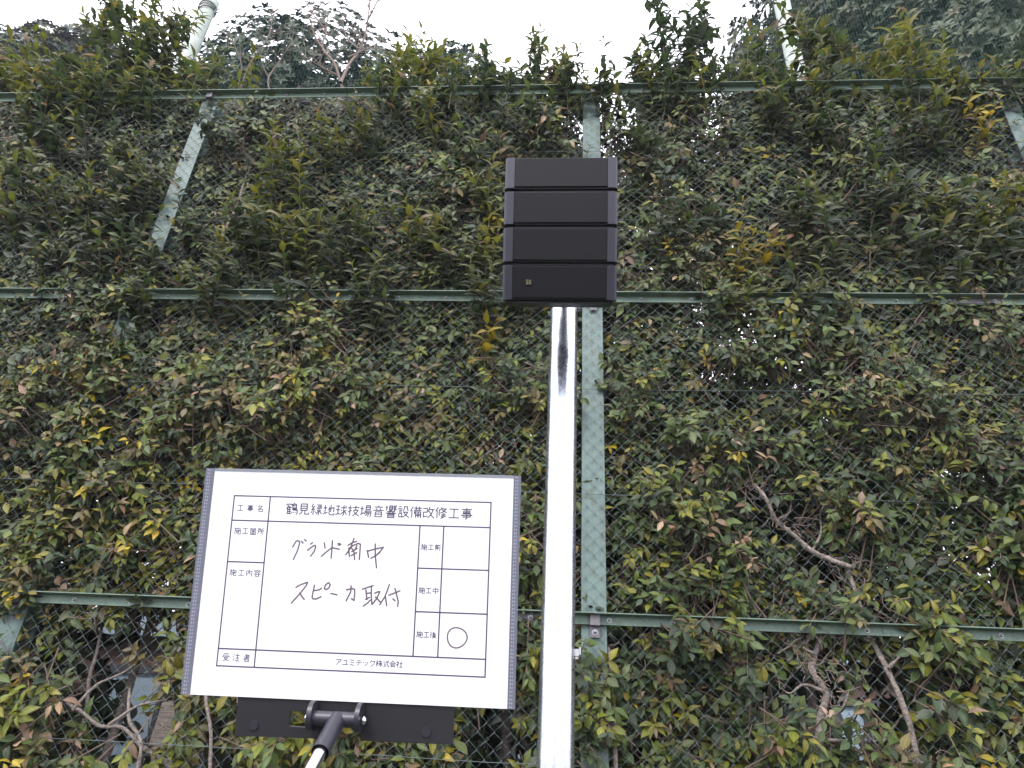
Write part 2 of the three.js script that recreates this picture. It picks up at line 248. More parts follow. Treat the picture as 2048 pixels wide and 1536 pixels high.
{ // woody stems and gnarled branches
  const B = [
    [[[0.88, 3.12], [0.93, 3.02], [0.97, 2.92], [1.06, 2.84], [1.13, 2.75], [1.30, 2.67]], 0.009, 0.014, -0.016, 0.8], [[[1.30, 2.67], [1.33, 2.52], [1.36, 2.37], [1.41, 2.19], [1.45, 1.99], [1.47, 1.77], [1.5, 1.2], [1.5, 0]], 0.010, 0.022, -0.05, 0.7],
    [[[1.05, 2.37], [1.12, 2.34], [1.08, 2.24], [1.05, 2.16], [1.10, 2.07], [1.06, 1.95], [1.03, 1.75], [0.99, 1.54], [1.0, 0.8], [1.0, 0]], 0.013, 0.018, -0.05, 0.9], [[[0.87, 1.90], [0.91, 1.87], [0.98, 1.87], [1.07, 1.86], [1.16, 1.86]], 0.006, 0.008, -0.02, 0.5],
    [[[-2.81, 1.96], [-2.69, 1.87], [-2.58, 1.83], [-2.47, 1.77], [-2.37, 1.77], [-2.23, 1.69], [-2.04, 1.59], [-1.9, 1.2]], 0.007, 0.012, -0.13, 0.4], [[[-2.70, 2.37], [-2.65, 2.14], [-2.64, 1.99], [-2.62, 1.85], [-2.6, 1.2], [-2.6, 0]], 0.007, 0.018, -0.2, 0.4],
    [[[-1.92, 2.1], [-1.92, 1.93], [-1.86, 1.77], [-1.83, 1.61], [-1.77, 1.44], [-1.8, 0]], 0.007, 0.014, -0.05, 0.4], [[[-2.43, 5.97], [-2.53, 5.76], [-2.59, 5.49], [-2.58, 5.29], [-2.6, 4.9]], 0.008, 0.012, -0.05, 0.5],
    [[[-1.87, 3.41], [-1.82, 3.31], [-1.79, 3.19], [-1.77, 3.03], [-1.8, 2.4]], 0.018, 0.02, -0.08, 0.9], [[[1.33, 2.32], [1.47, 2.40], [1.64, 2.40]], 0.012, 0.006, -0.07, 0.5], [[[0.07, 2.23], [0.08, 2.15], [0.08, 2.06], [0.09, 1.95], [0.1, 1.3]], 0.008, 0.012, -0.02, 0.3], [[[-2.37, 1.95], [-2.31, 1.80], [-2.21, 1.70], [-2.2, 1.3]], 0.007, 0.010, -0.1, 0.5]];
  B.forEach(([p, r0, r1, z, k], i) => part('branch', limb(p.map(([x, y], j) => V(x, y, z + 0.02 * Math.sin(j * 1.7 + i))), r0, r1, 9, p.length * 8, k, i + 3), M.bark, hedge));
  [[[1.13, 2.75], [1.2, 2.86], [1.22, 2.98], [1.28, 3.06]], [[0.97, 2.92], [1.05, 2.97], [1.08, 3.08]], [[1.3, 2.67], [1.4, 2.72], [1.47, 2.7]], [[1.33, 2.52], [1.22, 2.46], [1.12, 2.4]], [[1.41, 2.19], [1.5, 2.28], [1.52, 2.4]], [[1.08, 2.24], [0.98, 2.28], [0.9, 2.24]], [[1.06, 1.95], [1.16, 2.0], [1.22, 2.1]], [[1.1, 2.07], [1.0, 2.1], [0.93, 2.06], [0.88, 2.1]], [[-2.58, 1.83], [-2.5, 1.95], [-2.38, 2.02], [-2.3, 2.12]], [[-2.37, 1.77], [-2.26, 1.86], [-2.12, 1.9]]].forEach((p, i) => part('branch', limb(p.map(([x, y], j) => V(x, y, -0.03 - 0.01 * j)), 0.008, 0.002, 7, p.length * 6, 0.7, i + 70), M.bark, hedge));
  const R = rng(99); // hidden trunks with limbs fanning up through the hedge
  for (let i = 0; i < 15; i++) { const x = -5.8 + i * 0.75 + 0.3 * R(), pts = []; let px = x, pz = -0.5; for (let y = 0; y < 5.2 + R(); y += 0.5) { pts.push(V(px, y, pz)); px += (R() - 0.5) * 0.28; pz = -0.52 + (R() - 0.5) * 0.2; } part('trunk', limb(pts, 0.034, 0.008, 7, pts.length * 4, 0.3, i), M.bark, hedge); }
  // broken dry twigs around the old cuts
  const g = [], burst = (x, y, z, n, s) => { for (let i = 0; i < n; i++) { const a = R() * 6.28, d = V(Math.cos(a), Math.sin(a) * 0.7 + 0.1, (R() - 0.3) * 0.5).normalize(), l = s * (0.3 + 0.9 * R() * R()); let p = V(x + (R() - 0.5) * s * 1.3, y + (R() - 0.5) * s * 1.1, z - 0.03 * R()); const pts = [p]; for (let k = 0; k < 3; k++) { p = p.clone().addScaledVector(d, l / 3).add(V((R() - 0.5) * l * 0.4, (R() - 0.5) * l * 0.4, 0)); pts.push(p); } g.push(limb(pts, 0.0028, 0.001, 4, 6)); } };
  [[0.9, 3.12, 26, 0.14], [1.0, 2.9, 16, 0.12], [1.3, 2.67, 26, 0.13], [1.08, 2.34, 30, 0.13], [1.06, 2.16, 26, 0.14], [1.1, 2.06, 14, 0.1], [-1.84, 3.36, 22, 0.12], [0.98, 1.87, 8, 0.15], [1.45, 2.4, 10, 0.15], [-2.7, 2.3, 10, 0.15], [1.05, 4.02, 16, 0.13], [1.4, 3.35, 12, 0.13], [-1.7, 1.86, 14, 0.12], [0.05, 2.06, 12, 0.1], [-2.0, 6.2, 40, 0.2], [-1.75, 6.15, 24, 0.18], [-2.25, 6.15, 20, 0.16], [1.5, 1.75, 12, 0.16]].forEach(([x, y, n, s]) => burst(x, y, 0.0, n, s));
  for (let i = 0; i < 130; i++) burst(-5.5 + 9.5 * R(), 1.6 + 4.6 * R(), -0.06 + 0.05 * R(), 3, 0.14);
  const m = part('dry_twigs', mergeGeometries(g), M.bareTwig, hedge); m.userData.kind = 'stuff';
}
// upright shoots: a stem with alternate leaves
let ownLeaves = 0;
function shoot(parent, a, b, tone, seed, opt = {}) {
  const R = rng(seed * 131 + 7), L = a.distanceTo(b), mid = a.clone().lerp(b, 0.5).add(V((R() - 0.5) * 0.08 * L, 0, (R() - 0.3) * 0.12 * L)), c = new THREE.CatmullRomCurve3([a, mid, b]);
  const st = part('shoot', limb([a, mid, b], 0.0032 + 0.002 * L, 0.0012, 5, 10, 0.2, seed), M.stem, parent);
  const step = opt.step ?? 0.030, n = Math.max(5, Math.round(L / step)), rest = opt.rest, start = opt.start ?? 0.12;
  for (let i = 0; i < n; i++) {
    const t = start + (1 - start) * (i + 0.5) / n, p = c.getPointAt(Math.min(1, t)), up = c.getTangentAt(Math.min(1, t)), az = i * 2.4 + R() * 0.8, lift = (t > 0.85 ? 0.8 : -0.15 + 0.6 * R());
    const dir = V(Math.cos(az), 0, Math.sin(az)).addScaledVector(up, lift), len = (opt.size ?? 0.085) * (0.7 + 0.5 * R()) * (t > 0.9 ? 0.75 : 1), face = up.clone().multiplyScalar(0.75).add(V((R() - 0.5) * 0.8, 0, 0.75 + (R() - 0.5) * 0.7));
    const mt = leafMatrix(p, dir, face, len, 0.9 + 0.3 * R()); let tn = tone; if (t < 0.45 && tone === 'y' && R() < 0.75) tn = 'g'; if (tone === 'g') tn = t > 0.75 ? (R() < 0.6 ? 'y' : 'g') : R() < 0.5 ? 'd' : 'g'; if (R() < 0.02) tn = 'k';
    const ti = Math.floor(R() * 4), k = Math.floor(R() * 2);
    if (opt.own && opt.own.left > 0) { opt.own.left--; const m = part('leaf', NARROW[k], toneMat(tn, ti), st); m.applyMatrix4(mt); ownLeaves++; } else rest[k].push([mt, jitter(R, tones[tn][ti], 0.35)]);
  }
  return st;
}
const FRONT = [[-3.25,4.66,-3.50,5.44,'g'],[-3.11,4.79,-3.35,5.57,'g'],[-3.05,4.93,-3.17,5.57,'g'],[-3.63,4.79,-3.95,5.42,'g'],[-3.98,5.03,-4.22,5.48,'g'],[-4.04,4.79,-4.21,5.12,'y'],[-3.09,4.44,-3.28,4.93,'d'],[-3.24,4.38,-3.49,4.79,'d'],[-2.90,4.40,-2.97,4.75,'d'],[-2.15,4.75,-2.39,5.94,'y'],[-2.00,4.79,-2.17,5.82,'y'],[-2.16,4.41,-2.39,5.11,'g'],[-2.02,4.41,-2.11,4.97,'y'],[-1.85,4.43,-1.92,4.88,'y'],[-2.35,4.66,-2.50,5.12,'g'],[-1.72,4.41,-1.78,4.79,'g'],[-1.45,4.41,-1.54,4.93,'y'],[-1.08,4.50,-1.17,4.93,'y'],[-0.88,4.42,-0.93,4.66,'g'],[-0.69,4.34,-0.68,5.06,'y'],[-0.70,4.88,-0.68,5.44,'y'],[-1.76,5.61,-1.77,6.15,'y'],[-1.14,5.70,-1.23,6.20,'y'],[0.34,5.63,0.33,5.94,'d'],[0.43,5.38,0.45,5.73,'d'],[0.89,4.43,0.96,4.97,'b'],[1.09,4.59,1.12,4.81,'b'],[1.76,4.55,2.01,5.99,'g'],[1.58,4.51,1.46,5.28,'g'],[1.33,4.75,1.35,5.23,'g'],[2.37,5.46,2.54,6.17,'g'],[1.57,5.57,1.62,6.08,'g'],[1.31,5.82,1.34,6.20,'g'],[2.68,5.70,2.82,5.98,'b'],[2.24,4.75,2.28,5.18,'y'],[2.38,4.59,2.46,5.05,'y'],[2.57,4.75,2.72,5.18,'y'],[2.54,4.44,2.64,4.75,'d'],[2.03,4.51,2.04,4.83,'d'],[2.23,4.36,2.22,4.67,'d'],[0.93,4.12,0.96,4.37,'y'],[1.26,4.16,1.32,4.39,'g'],[-2.91,4.12,-3.03,4.40,'g'],[-1.38,4.06,-1.45,4.43,'g'],[-1.89,4.09,-1.94,4.41,'d'],[-0.69,3.99,-0.71,4.38,'g'],[-2.43,4.16,-2.53,4.41,'g'],[-0.65,3.89,-0.64,4.09,'b'],[0.50,4.58,0.51,4.92,'d'],[0.76,4.79,0.80,5.10,'d'],[-3.63,4.40,-3.80,4.75,'d'],[-2.77,4.79,-2.90,5.17,'d'],[-2.46,4.41,-2.51,4.75,'g'],[-1.31,5.02,-1.34,5.35,'d'],[-1.65,4.75,-1.69,5.06,'g'],[1.97,4.92,2.07,5.28,'d'],[1.70,5.56,1.80,5.92,'d'],[2.17,5.56,2.29,5.96,'d'],[0.20,5.89,0.21,6.11,'d'],[-4.03,5.63,-4.28,6.08,'d'],[-4.32,5.86,-4.50,6.21,'g'],[-3.73,5.47,-3.87,5.96,'d'],[-3.57,5.57,-3.68,6.02,'d'],[-2.82,5.62,-2.86,5.94,'d'],[-1.95,5.45,-2.01,5.88,'y'],[-0.93,5.44,-0.95,5.80,'g'],[-0.66,5.59,-0.65,6.02,'d'],[-0.45,5.80,-0.44,6.12,'d']];
{
  const rest = [[], []], high = [[], []], own = { left: 300 }, order = FRONT.map((f, i) => [f, i]).sort((a, b) => ('bygd'.indexOf(a[0][4]) - 'bygd'.indexOf(b[0][4])));
  for (const [[bx, by, tx, ty, tone], i] of order) {
    const R = rng(i + 500), z = 0.05 + 0.10 * R(), off = bx < -2.95 && bx > -3.3 && by > 4.6 ? -0.16 : 0, a = V(bx + off, by - 0.05, -0.06), b = V(tx + off, ty, z + 0.08);
    shoot(hedge, a, b, tone, i + 1, { rest, own, size: 0.104, step: 0.025 });
    for (let k = 0; k < (tone === 'b' ? 1 : tone === 'd' ? 2 : 4); k++) { const s = 0.14 + 0.28 * R(), q = a.clone().lerp(b, 0.1 + 0.45 * R()); shoot(hedge, q, q.clone().add(V((R() - 0.5) * 0.44, s, 0.06 + 0.14 * R())), tone === 'y' && R() < 0.45 ? 'g' : tone === 'd' && R() < 0.5 ? 'g' : tone, i * 11 + k + 900, { rest, own: null, size: 0.1, step: 0.024 }); }
  }
  // shoots along and over the top rail
  const TOPS = { C: [[-1.45,6.36,-1.60,7.37],[-1.34,6.42,-1.49,7.44],[-1.58,6.42,-1.71,7.10],[-1.72,6.49,-1.74,6.87],[-1.40,6.39,-1.36,7.05]], E: [[-0.42,6.28,-0.49,7.38],[-0.26,6.28,-0.29,7.19],[-0.16,6.34,-0.21,6.96],[-0.52,6.34,-0.59,6.90],[-0.36,6.28,-0.36,6.96]], D: [[-0.86,6.35,-0.88,7.14],[-0.72,6.35,-0.81,6.91],[-0.97,6.41,-1.06,6.98],[-0.68,6.38,-0.68,6.78]], H: [[1.25,6.25,1.33,7.31],[1.35,6.31,1.43,7.37],[1.16,6.31,1.21,6.92],[1.43,6.25,1.49,6.97]], F: [[0.09,6.33,0.10,7.34]], B: [[-2.81,6.45,-2.98,7.27],[-2.95,6.51,-3.00,6.90]], K: [[3.18,6.22,3.42,7.11],[3.07,6.22,3.20,6.86],[3.23,6.22,3.54,7.24],[3.12,6.22,3.23,6.68],[3.28,6.22,3.50,6.92]] };
  let s = 3000; for (const k in TOPS) for (const [bx, by, tx, ty] of TOPS[k]) { const R = rng(++s), tone = k === 'C' || k === 'B' ? 'y' : k === 'K' ? 'd' : 'g', a = V(bx, by - 0.1, -0.2), b = V(tx, ty, -0.16 + 0.1 * (R() - 0.5)); shoot(hedge, a, b, tone, s, { rest: high, size: k === 'F' ? 0.11 : 0.105, step: k === 'F' ? 0.1 : 0.034 });
    if (k !== 'F' && k !== 'B') for (let j = 0; j < 8; j++) { const q = a.clone().lerp(b, 0.05 + 0.65 * R()); shoot(hedge, q, q.clone().add(V((R() - 0.5) * 0.4, 0.14 + 0.24 * R(), (R() - 0.5) * 0.25)), tone, s * 7 + j, { rest: high, size: 0.105 }); } }
  // low leafy fringe over the rail
  for (let i = 0; i < 110; i++) { const R = rng(7000 + i), x = -5.3 + 9 * R(); if (x > -2.9 && x < -1.9 && R() < 0.9) continue; if (x > 0.3 && x < 1.1) continue; const a = V(x, 6.1, -0.22 + 0.3 * R()); shoot(hedge, a, a.clone().add(V((R() - 0.5) * 0.2, 0.2 + 0.5 * R(), (R() - 0.5) * 0.15)), R() < 0.25 ? 'y' : R() < 0.5 ? 'g' : 'd', 8000 + i, { rest: high, size: 0.09 }); }
  // growth spilling over the top rail
  { let n = 20000; for (const [xa, xb, k] of [[-4.5, -3.4, 18], [-1.65, -1.3, 4], [-0.95, -0.7, 3], [-0.55, -0.1, 6], [0.02, 0.2, 2], [0.4, 0.95, 9], [1.25, 1.45, 3], [1.5, 1.95, 7], [2.25, 2.8, 8], [3.05, 3.4, 4]]) for (let i = 0; i < k; i++) { const R = rng(++n), x = xa + (xb - xa) * R(), y = 5.95 + 0.3 * R(), a = V(x, y, -0.03), t = R(); shoot(hedge, a, a.clone().add(V((R() - 0.5) * 0.3, 0.25 + 0.45 * R(), 0.1 + 0.1 * R())), t < 0.25 ? 'y' : t < 0.6 ? 'g' : 'd', n, { rest: high, size: 0.1, step: 0.025 }); } }
  // shoots pushing out over the lower mesh and the mid rails
  for (let i = 0; i < 150; i++) { const R = rng(9000 + i), x = -5.4 + 9.2 * R(), y = 1.5 + 4.7 * R(); if (holeAt(x, y) > 0.2 || (Math.abs(x + BAY) < 0.22 && y > 4.6) || (y > 4.5 && R() < 0.5)) continue; const a = V(x, y, -0.08), low = y < 4.1; shoot(hedge, a, a.clone().add(V((R() - 0.5) * 0.2, low ? (R() - 0.45) * 0.24 : 0.12 + 0.2 * R(), 0.10 + 0.08 * R())), R() < (x < -1 ? 0.4 : 0.22) ? 'y' : R() < 0.5 ? 'g' : 'd', 9500 + i, { rest, size: 0.08, start: 0.3, step: 0.022 }); }
  for (const k of [0, 1]) { instanced('leaves', NARROW[k], thinLeaf, rest[k], hedge); instanced('leaves', NARROW[k], thinLeaf, high[k], hedge); }
}
// shrubs that stand clear above the top rail
const SHRUBS = [
  ['tall bushy evergreen shrub overtopping the rail beside the pole with the strapped cap', 'g', [[-3.63,5.93,-4.82,7.51],[-3.63,5.93,-4.79,7.85],[-3.67,5.98,-4.66,7.97],[-3.65,5.98,-4.52,8.08],[-3.63,5.98,-4.29,7.84],[-3.65,5.98,-4.17,7.95],[-3.61,5.98,-3.99,7.82],[-3.59,5.98,-3.83,7.70],[-3.59,6.04,-3.60,7.29],[-3.54,6.04,-3.40,7.15],[-3.73,6.04,-4.82,7.15],[-3.52,6.10,-3.26,7.04],[-3.61,5.98,-3.97,8.06],[-3.77,6.10,-4.62,6.87],[-3.49,6.16,-3.33,6.71],[-3.78,5.99,-4.49,7.28],[-3.53,5.98,-3.74,7.12],[-3.63,5.93,-4.16,7.27],[-3.57,5.93,-3.95,7.20],[-3.82,5.99,-4.41,6.67],[-3.40,5.98,-3.21,6.52]]],
  ['dark upright shrub with pointed shoots against the white sky above the right of the speaker', 'd', [[0.57,6.10,0.53,7.65],[0.63,6.09,0.87,7.66],[0.64,6.09,1.01,7.56],[0.53,6.10,0.37,7.14],[0.61,6.09,0.68,7.33],[0.71,6.15,1.08,7.15],[0.53,6.10,0.49,7.00],[0.63,6.09,0.91,7.12],[0.57,6.10,0.76,6.93],[0.49,6.10,0.38,6.75],[0.68,6.09,0.98,6.73]]],
  ['loose green shrub rising in front of the plain pale net pole', 'g', [[1.67,6.19,1.79,7.57],[1.78,6.19,1.92,7.32],[1.56,6.19,1.59,6.97],[1.84,6.19,2.02,6.96],[1.71,6.19,1.81,7.03],[1.60,6.19,1.63,6.72]]],
  ['yellow-green shrub with broad upright shoots in front of the big tree seen through the net', 'y', [[2.38,6.23,2.72,7.64],[2.31,6.23,2.43,7.11],[2.53,6.23,2.96,7.29],[2.49,6.23,2.74,7.16],[2.40,6.23,2.56,7.27],[2.23,6.24,2.26,6.89],[2.45,6.23,2.61,6.94]]],
  ['low olive shrub along the top rail below the far hazy tree', 'y', [[-4.88,6.49,-5.14,7.13],[-4.74,6.48,-4.94,7.09],[-5.02,6.49,-5.35,7.17],[-4.61,6.48,-4.76,6.94],[-4.96,6.46,-5.16,6.89]]]];
SHRUBS.forEach(([label, tone, rows], k) => {
  const cx = rows[0][0], t = thing('shrub', label, 'shrub', [cx, 0, -0.3]), rest = [[], []], own = { left: 120 };
  part('trunk', limb([V(0, 0, 0), V(0.05, 2, -0.05), V(-0.04, 4, 0.02), V(0, 6.1, 0.05)], 0.04, 0.02, 8, 30, 0.25, k + 60), M.bark, t);
  rows.forEach(([bx, by, tx, ty], i) => { const R = rng(k * 100 + i + 11000), a = V(bx - cx, by - 0.15, 0.05), b = V(tx - cx, ty, 0.05 + (R() - 0.4) * 0.5); shoot(t, a, b, tone, k * 100 + i + 12000, { rest, own, size: 0.125, step: 0.028, start: 0.15 });
    for (let j = 0; j < (k ? 8 : 12); j++) { const q = a.clone().lerp(b, 0.1 + 0.8 * R()); shoot(t, q, q.clone().add(V((R() - 0.5) * 0.45, 0.12 + 0.3 * R(), (R() - 0.5) * 0.35)), tone, k * 900 + i * 9 + j + 13000, { rest, size: 0.115 }); } });
  instanced('leaves', NARROW[0], thinLeaf, rest[0], t); instanced('leaves', NARROW[1], thinLeaf, rest[1], t);
});

// ------------------------------------------------------------------ bare shrub behind the top rail
{
  const t = thing('bare_shrub', 'leafless tan shrub with forking branches in front of the round tree', 'shrub', [-2.27, 0, -0.6]), R = rng(321), O = V(-2.27, 0, -0.6);
  const BR = [[[-2.27,7.21],[-2.38,7.49],[-2.53,7.71],[-2.58,8.10],[-2.71,8.44]],[[-2.27,7.21],[-2.26,7.56],[-2.23,7.86],[-2.22,8.25],[-2.23,8.59],[-2.24,8.93]],[[-2.38,7.49],[-2.57,7.64],[-2.79,7.76]],[[-2.58,8.10],[-2.78,8.35],[-2.99,8.79]],[[-2.53,7.71],[-2.66,7.95],[-2.79,8.27]],[[-2.23,7.86],[-2.40,8.10],[-2.50,8.43]],[[-2.22,8.25],[-2.14,8.41],[-2.05,8.7]],[[-2.26,7.56],[-2.14,7.70],[-2.02,7.93]],[[-2.6,6.6],[-3.30,7.22],[-3.37,7.66],[-3.56,8.06]],[[-3.30,7.22],[-3.24,7.58],[-3.11,7.88],[-3.17,8.37]],[[-2.4,6.5],[-2.96,7.21],[-2.96,7.65],[-2.94,8.04]]];
  part('trunk', limb([V(0, 0, 0), V(0.06, 3, -0.05), V(-0.03, 6, 0), V(0, 7.21, 0)], 0.04, 0.018, 8, 30, 0.3, 5), M.bareTwig, t);
  BR.forEach((p, i) => {
    const pts = p.map(([x, y], j) => V(x, y, -0.6 + 0.08 * Math.sin(i * 2 + j)).sub(O)), r0 = i < 2 ? 0.015 : i > 7 ? 0.007 : 0.008, b = part('branch', limb(pts, r0, 0.003, 7, 24, 0.35, i + 40), M.bareTwig, t), g = [], c = new THREE.CatmullRomCurve3(pts);
    for (let k = 0; k < 12; k++) { const a = c.getPointAt(0.2 + 0.8 * R()), d = V((R() - 0.5) * 1.6, 0.5 + R(), (R() - 0.5)).normalize(), l = 0.15 + 0.35 * R(), e = a.clone().addScaledVector(d, l); g.push(limb([a, a.clone().lerp(e, 0.5).add(V((R() - 0.5) * 0.06, 0, 0)), e], 0.0035, 0.001, 4, 6)); const f = e.clone().lerp(a, 0.45); g.push(limb([f, f.clone().add(V((R() - 0.5) * 0.2, 0.12 * R() + 0.05, 0)), f.clone().add(V((R() - 0.5) * 0.3, 0.18 * R() + 0.1, 0))], 0.0022, 0.0008, 4, 4)); }
    part('twigs', mergeGeometries(g), M.bareTwig, b).userData.kind = 'stuff';
  });
}

// ------------------------------------------------------------------ trees beyond the net
const tuft = (() => { const R = rng(5), g = []; for (let i = 0; i < 6; i++) { const q = leafGeo(0.42, 0.2, 0.4, 0.03); const a = i * 1.05 + R() * 0.4; q.applyMatrix4(leafMatrix(V(0, 0, 0), V(Math.cos(a), 0.35 + 0.4 * R(), Math.sin(a)), V(0.2 * R(), 1, 0.3), 1)); g.push(q); } return mergeGeometries(g); })();
function tree(label, [x, z], h, cy, rx, ry, rz, n, seed, size, cols, lobes) {
  const t = thing('tree', label, 'tree', [x, 0, z]), R = rng(seed);
  part('trunk', limb([V(0, 0, 0), V(0.15, h * 0.25, 0.1), V(-0.1, h * 0.5, 0), V(0.05, h * 0.8, 0)], 0.32, 0.1, 10, 30, 0.2, seed), M.bark, t);
  for (let i = 0; i < 9; i++) { const a = i * 2.4, y0 = h * (0.3 + 0.045 * i); part('limb', limb([V(0, y0, 0), V(Math.cos(a) * rx * 0.35, y0 + ry * 0.25, Math.sin(a) * rz * 0.35), V(Math.cos(a) * rx * 0.75, y0 + ry * 0.4, Math.sin(a) * rz * 0.75)], 0.1, 0.02, 6, 14, 0.2, seed + i), M.bark, t); }
  const list = [], clumps = []; for (let i = 0; i < lobes; i++) { const u = R() * 2 - 1, a = R() * 6.283, s = Math.sqrt(1 - u * u), k = 0.4 + 0.6 * Math.sqrt(R()); clumps.push([V(s * Math.cos(a) * rx * k, cy + u * ry * k, s * Math.sin(a) * rz * k), (0.55 + 0.5 * R()) * rx * 0.3]); }
  for (let i = 0; i < n; i++) { const [c, r] = clumps[Math.floor(R() * lobes)], u = R() * 2 - 1, a = R() * 6.283, s = Math.sqrt(1 - u * u), k = r * (0.6 + 0.5 * Math.pow(R(), 0.6)), d = V(s * Math.cos(a), u, s * Math.sin(a)), p = c.clone().addScaledVector(d, k); if (p.y < 1) continue; const col = jitter(R, pick(R, cols), 0.45); const outward = V(p.x / rx / rx, (p.y - cy) / ry / ry, p.z / rz / rz).normalize().addScaledVector(d, 0.7).add(V((R() - 0.5) * 0.9, 0.25 + (R() - 0.5) * 0.9, (R() - 0.5) * 0.9)); list.push([leafMatrix(p, outward, V(R() - 0.5, R() - 0.5, R() - 0.5), size * (0.7 + 0.6 * R())), col]); }
  for (let i = 0; i < n / 9; i++) { const u = R() * 2 - 1, a = R() * 6.283, q = Math.sqrt(1 - u * u), k = 0.86 * Math.cbrt(R()), p = V(q * Math.cos(a) * rx * k, cy + u * ry * k, q * Math.sin(a) * rz * k); list.push([leafMatrix(p, V(p.x / rx, (p.y - cy) / ry, p.z / rz + 0.3).normalize().add(V((R() - 0.5), (R() - 0.5), (R() - 0.5))), V(R() - 0.5, R() - 0.5, R() - 0.5), size * (1.6 + R())), jitter(R, pick(R, cols), 0.45)]); }
  instanced('crown', tuft, leafMat, list, t); return t;
}
const blueGreen = [[0.070, 0.098, 0.064], [0.090, 0.120, 0.078], [0.108, 0.138, 0.092], [0.140, 0.165, 0.118]];
tree('round dark evergreen tree behind the net and the bare shrub', [-5.5, -7], 15.0, 10.0, 3.9, 5.3, 3.0, 70000, 71, 0.13, blueGreen, 170);
tree('small dark tree beside the round evergreen, half hidden by leafy shoots', [-1.9, -6.5], 14, 10.6, 2.0, 4.0, 2.0, 18000, 72, 0.14, blueGreen, 80);
tree('big tree filling the sky behind the net above the right end of the fence', [7.2, -5.6], 18, 11.8, 4.0, 6.2, 3.6, 50000, 73, 0.14, [[0.060, 0.088, 0.052], [0.080, 0.106, 0.062], [0.105, 0.128, 0.074], [0.160, 0.160, 0.100]], 150);
tree('far hazy blue-green tree above the low olive shrub', [-16.3, -10], 21, 15.2, 3.6, 6.2, 3.4, 26000, 74, 0.18, [[0.08, 0.112, 0.085], [0.1, 0.132, 0.1], [0.12, 0.152, 0.118], [0.14, 0.168, 0.132]], 80);
tree('dark evergreen standing behind the hedge below the round tree', [-8.6, -3.6], 7, 3.6, 2.0, 3.0, 1.3, 5000, 75, 0.2, blueGreen, 60);
tree('dark evergreen standing behind the hedge near the speaker pole', [0.9, -3.8], 7, 3.4, 1.9, 2.9, 1.3, 5000, 76, 0.2, blueGreen, 60);

// ------------------------------------------------------------------ building glimpsed through the hedge
{
  const t = thing('building', 'low brown building with blue-grey windows glimpsed through gaps at the foot of the hedge', 'building', [-3, 0, -7.5]);
  const wall = new THREE.MeshStandardMaterial({ map: dataTex(256, 256, (u, v) => { const n = fbm(u * 20, v * 60), k = 0.7 + 0.5 * n; return [96 * k, 78 * k, 70 * k]; }), roughness: 0.9 });
  const frame = new THREE.MeshStandardMaterial({ color: lin(0.05, 0.05, 0.06), roughness: 0.5 }), pane = new THREE.MeshPhysicalMaterial({ color: lin(0.12, 0.17, 0.2), roughness: 0.06, metalness: 0, specularIntensity: 1 }), panel = new THREE.MeshStandardMaterial({ color: lin(0.30, 0.39, 0.47), roughness: 0.6 });
  part('wall', box(-9, 9, 0, 3.6, -3, 0), wall, t);
  part('roof', box(-9.4, 9.4, 3.61, 3.85, -3.4, 0.25), frame, t);
  part('fascia', box(-9.4, 9.4, 3.5, 3.86, 0.255, 0.28), panel, t);
  for (let i = 0; i < 7; i++) { const x = -8 + i * 2.5, f = part('window', mergeGeometries([box(x - 0.95, x + 0.95, 1.2, 1.3, 0.005, 0.07), box(x - 0.95, x + 0.95, 3.0, 3.1, 0.005, 0.07), box(x - 0.95, x - 0.88, 1.301, 2.999, 0.005, 0.07), box(x + 0.88, x + 0.95, 1.301, 2.999, 0.005, 0.07), box(x - 0.03, x + 0.03, 1.301, 2.999, 0.005, 0.07), box(x - 0.879, x - 0.031, 2.1, 2.14, 0.021, 0.06), box(x + 0.031, x + 0.879, 2.1, 2.14, 0.021, 0.06)]), frame, t); part('pane', box(x - 0.879, x - 0.031, 1.302, 2.998, 0.006, 0.02), i % 2 ? pane : panel, f); part('pane', box(x + 0.031, x + 0.879, 1.302, 2.998, 0.006, 0.02), i % 3 ? panel : pane, f); }
}

// ------------------------------------------------------------------ galvanised pole
{
  const t = thing('speaker_pole', 'shiny galvanised steel pole carrying the black speaker in front of the fence', 'pole', [-0.1716, 0, 1.28]);
  const galv = new THREE.MeshStandardMaterial({ color: 0xffffff, map: dataTex(512, 512, (u, v) => { const n = fbm(u * 30, v * 30), m = vnoise(u * 90, v * 12), k = 0.84 + 0.22 * n + 0.1 * m; return [200 * k, 205 * k, 214 * k]; }), roughnessMap: dataTex(256, 256, (u, v) => { const n = fbm(u * 40, v * 40); return [0, 150 + 105 * n, 0]; }, false), roughness: 0.33, metalness: 0.95 });
  const H = 3.9, s = part('shaft', new THREE.CylinderGeometry(0.0572, 0.0572, H, 48, 1), galv, t); s.position.y = H / 2;
  const uv = s.geometry.attributes.uv; for (let i = 0; i < uv.count; i++) uv.setXY(i, uv.getX(i) * 0.6, uv.getY(i) * 6);
  part('base_plate', box(-0.12, 0.12, 0, 0.012, -0.12, 0.12), galv, t);
  const band = (y, a) => { const b = part('steel_band', new THREE.CylinderGeometry(0.0582, 0.0582, 0.018, 40, 1, true), galv, t); b.position.y = y; const k = part('buckle', mergeGeometries([box(0.055, 0.071, -0.011, 0.011, -0.009, 0.009), box(0.0715, 0.077, -0.006, 0.017, -0.007, 0.007), box(0.059, 0.068, -0.02, -0.0112, -0.006, 0.006)]), M.bolt, b); b.rotation.y = a; };
  band(1.96, -0.1); band(3.35, -0.1);
}

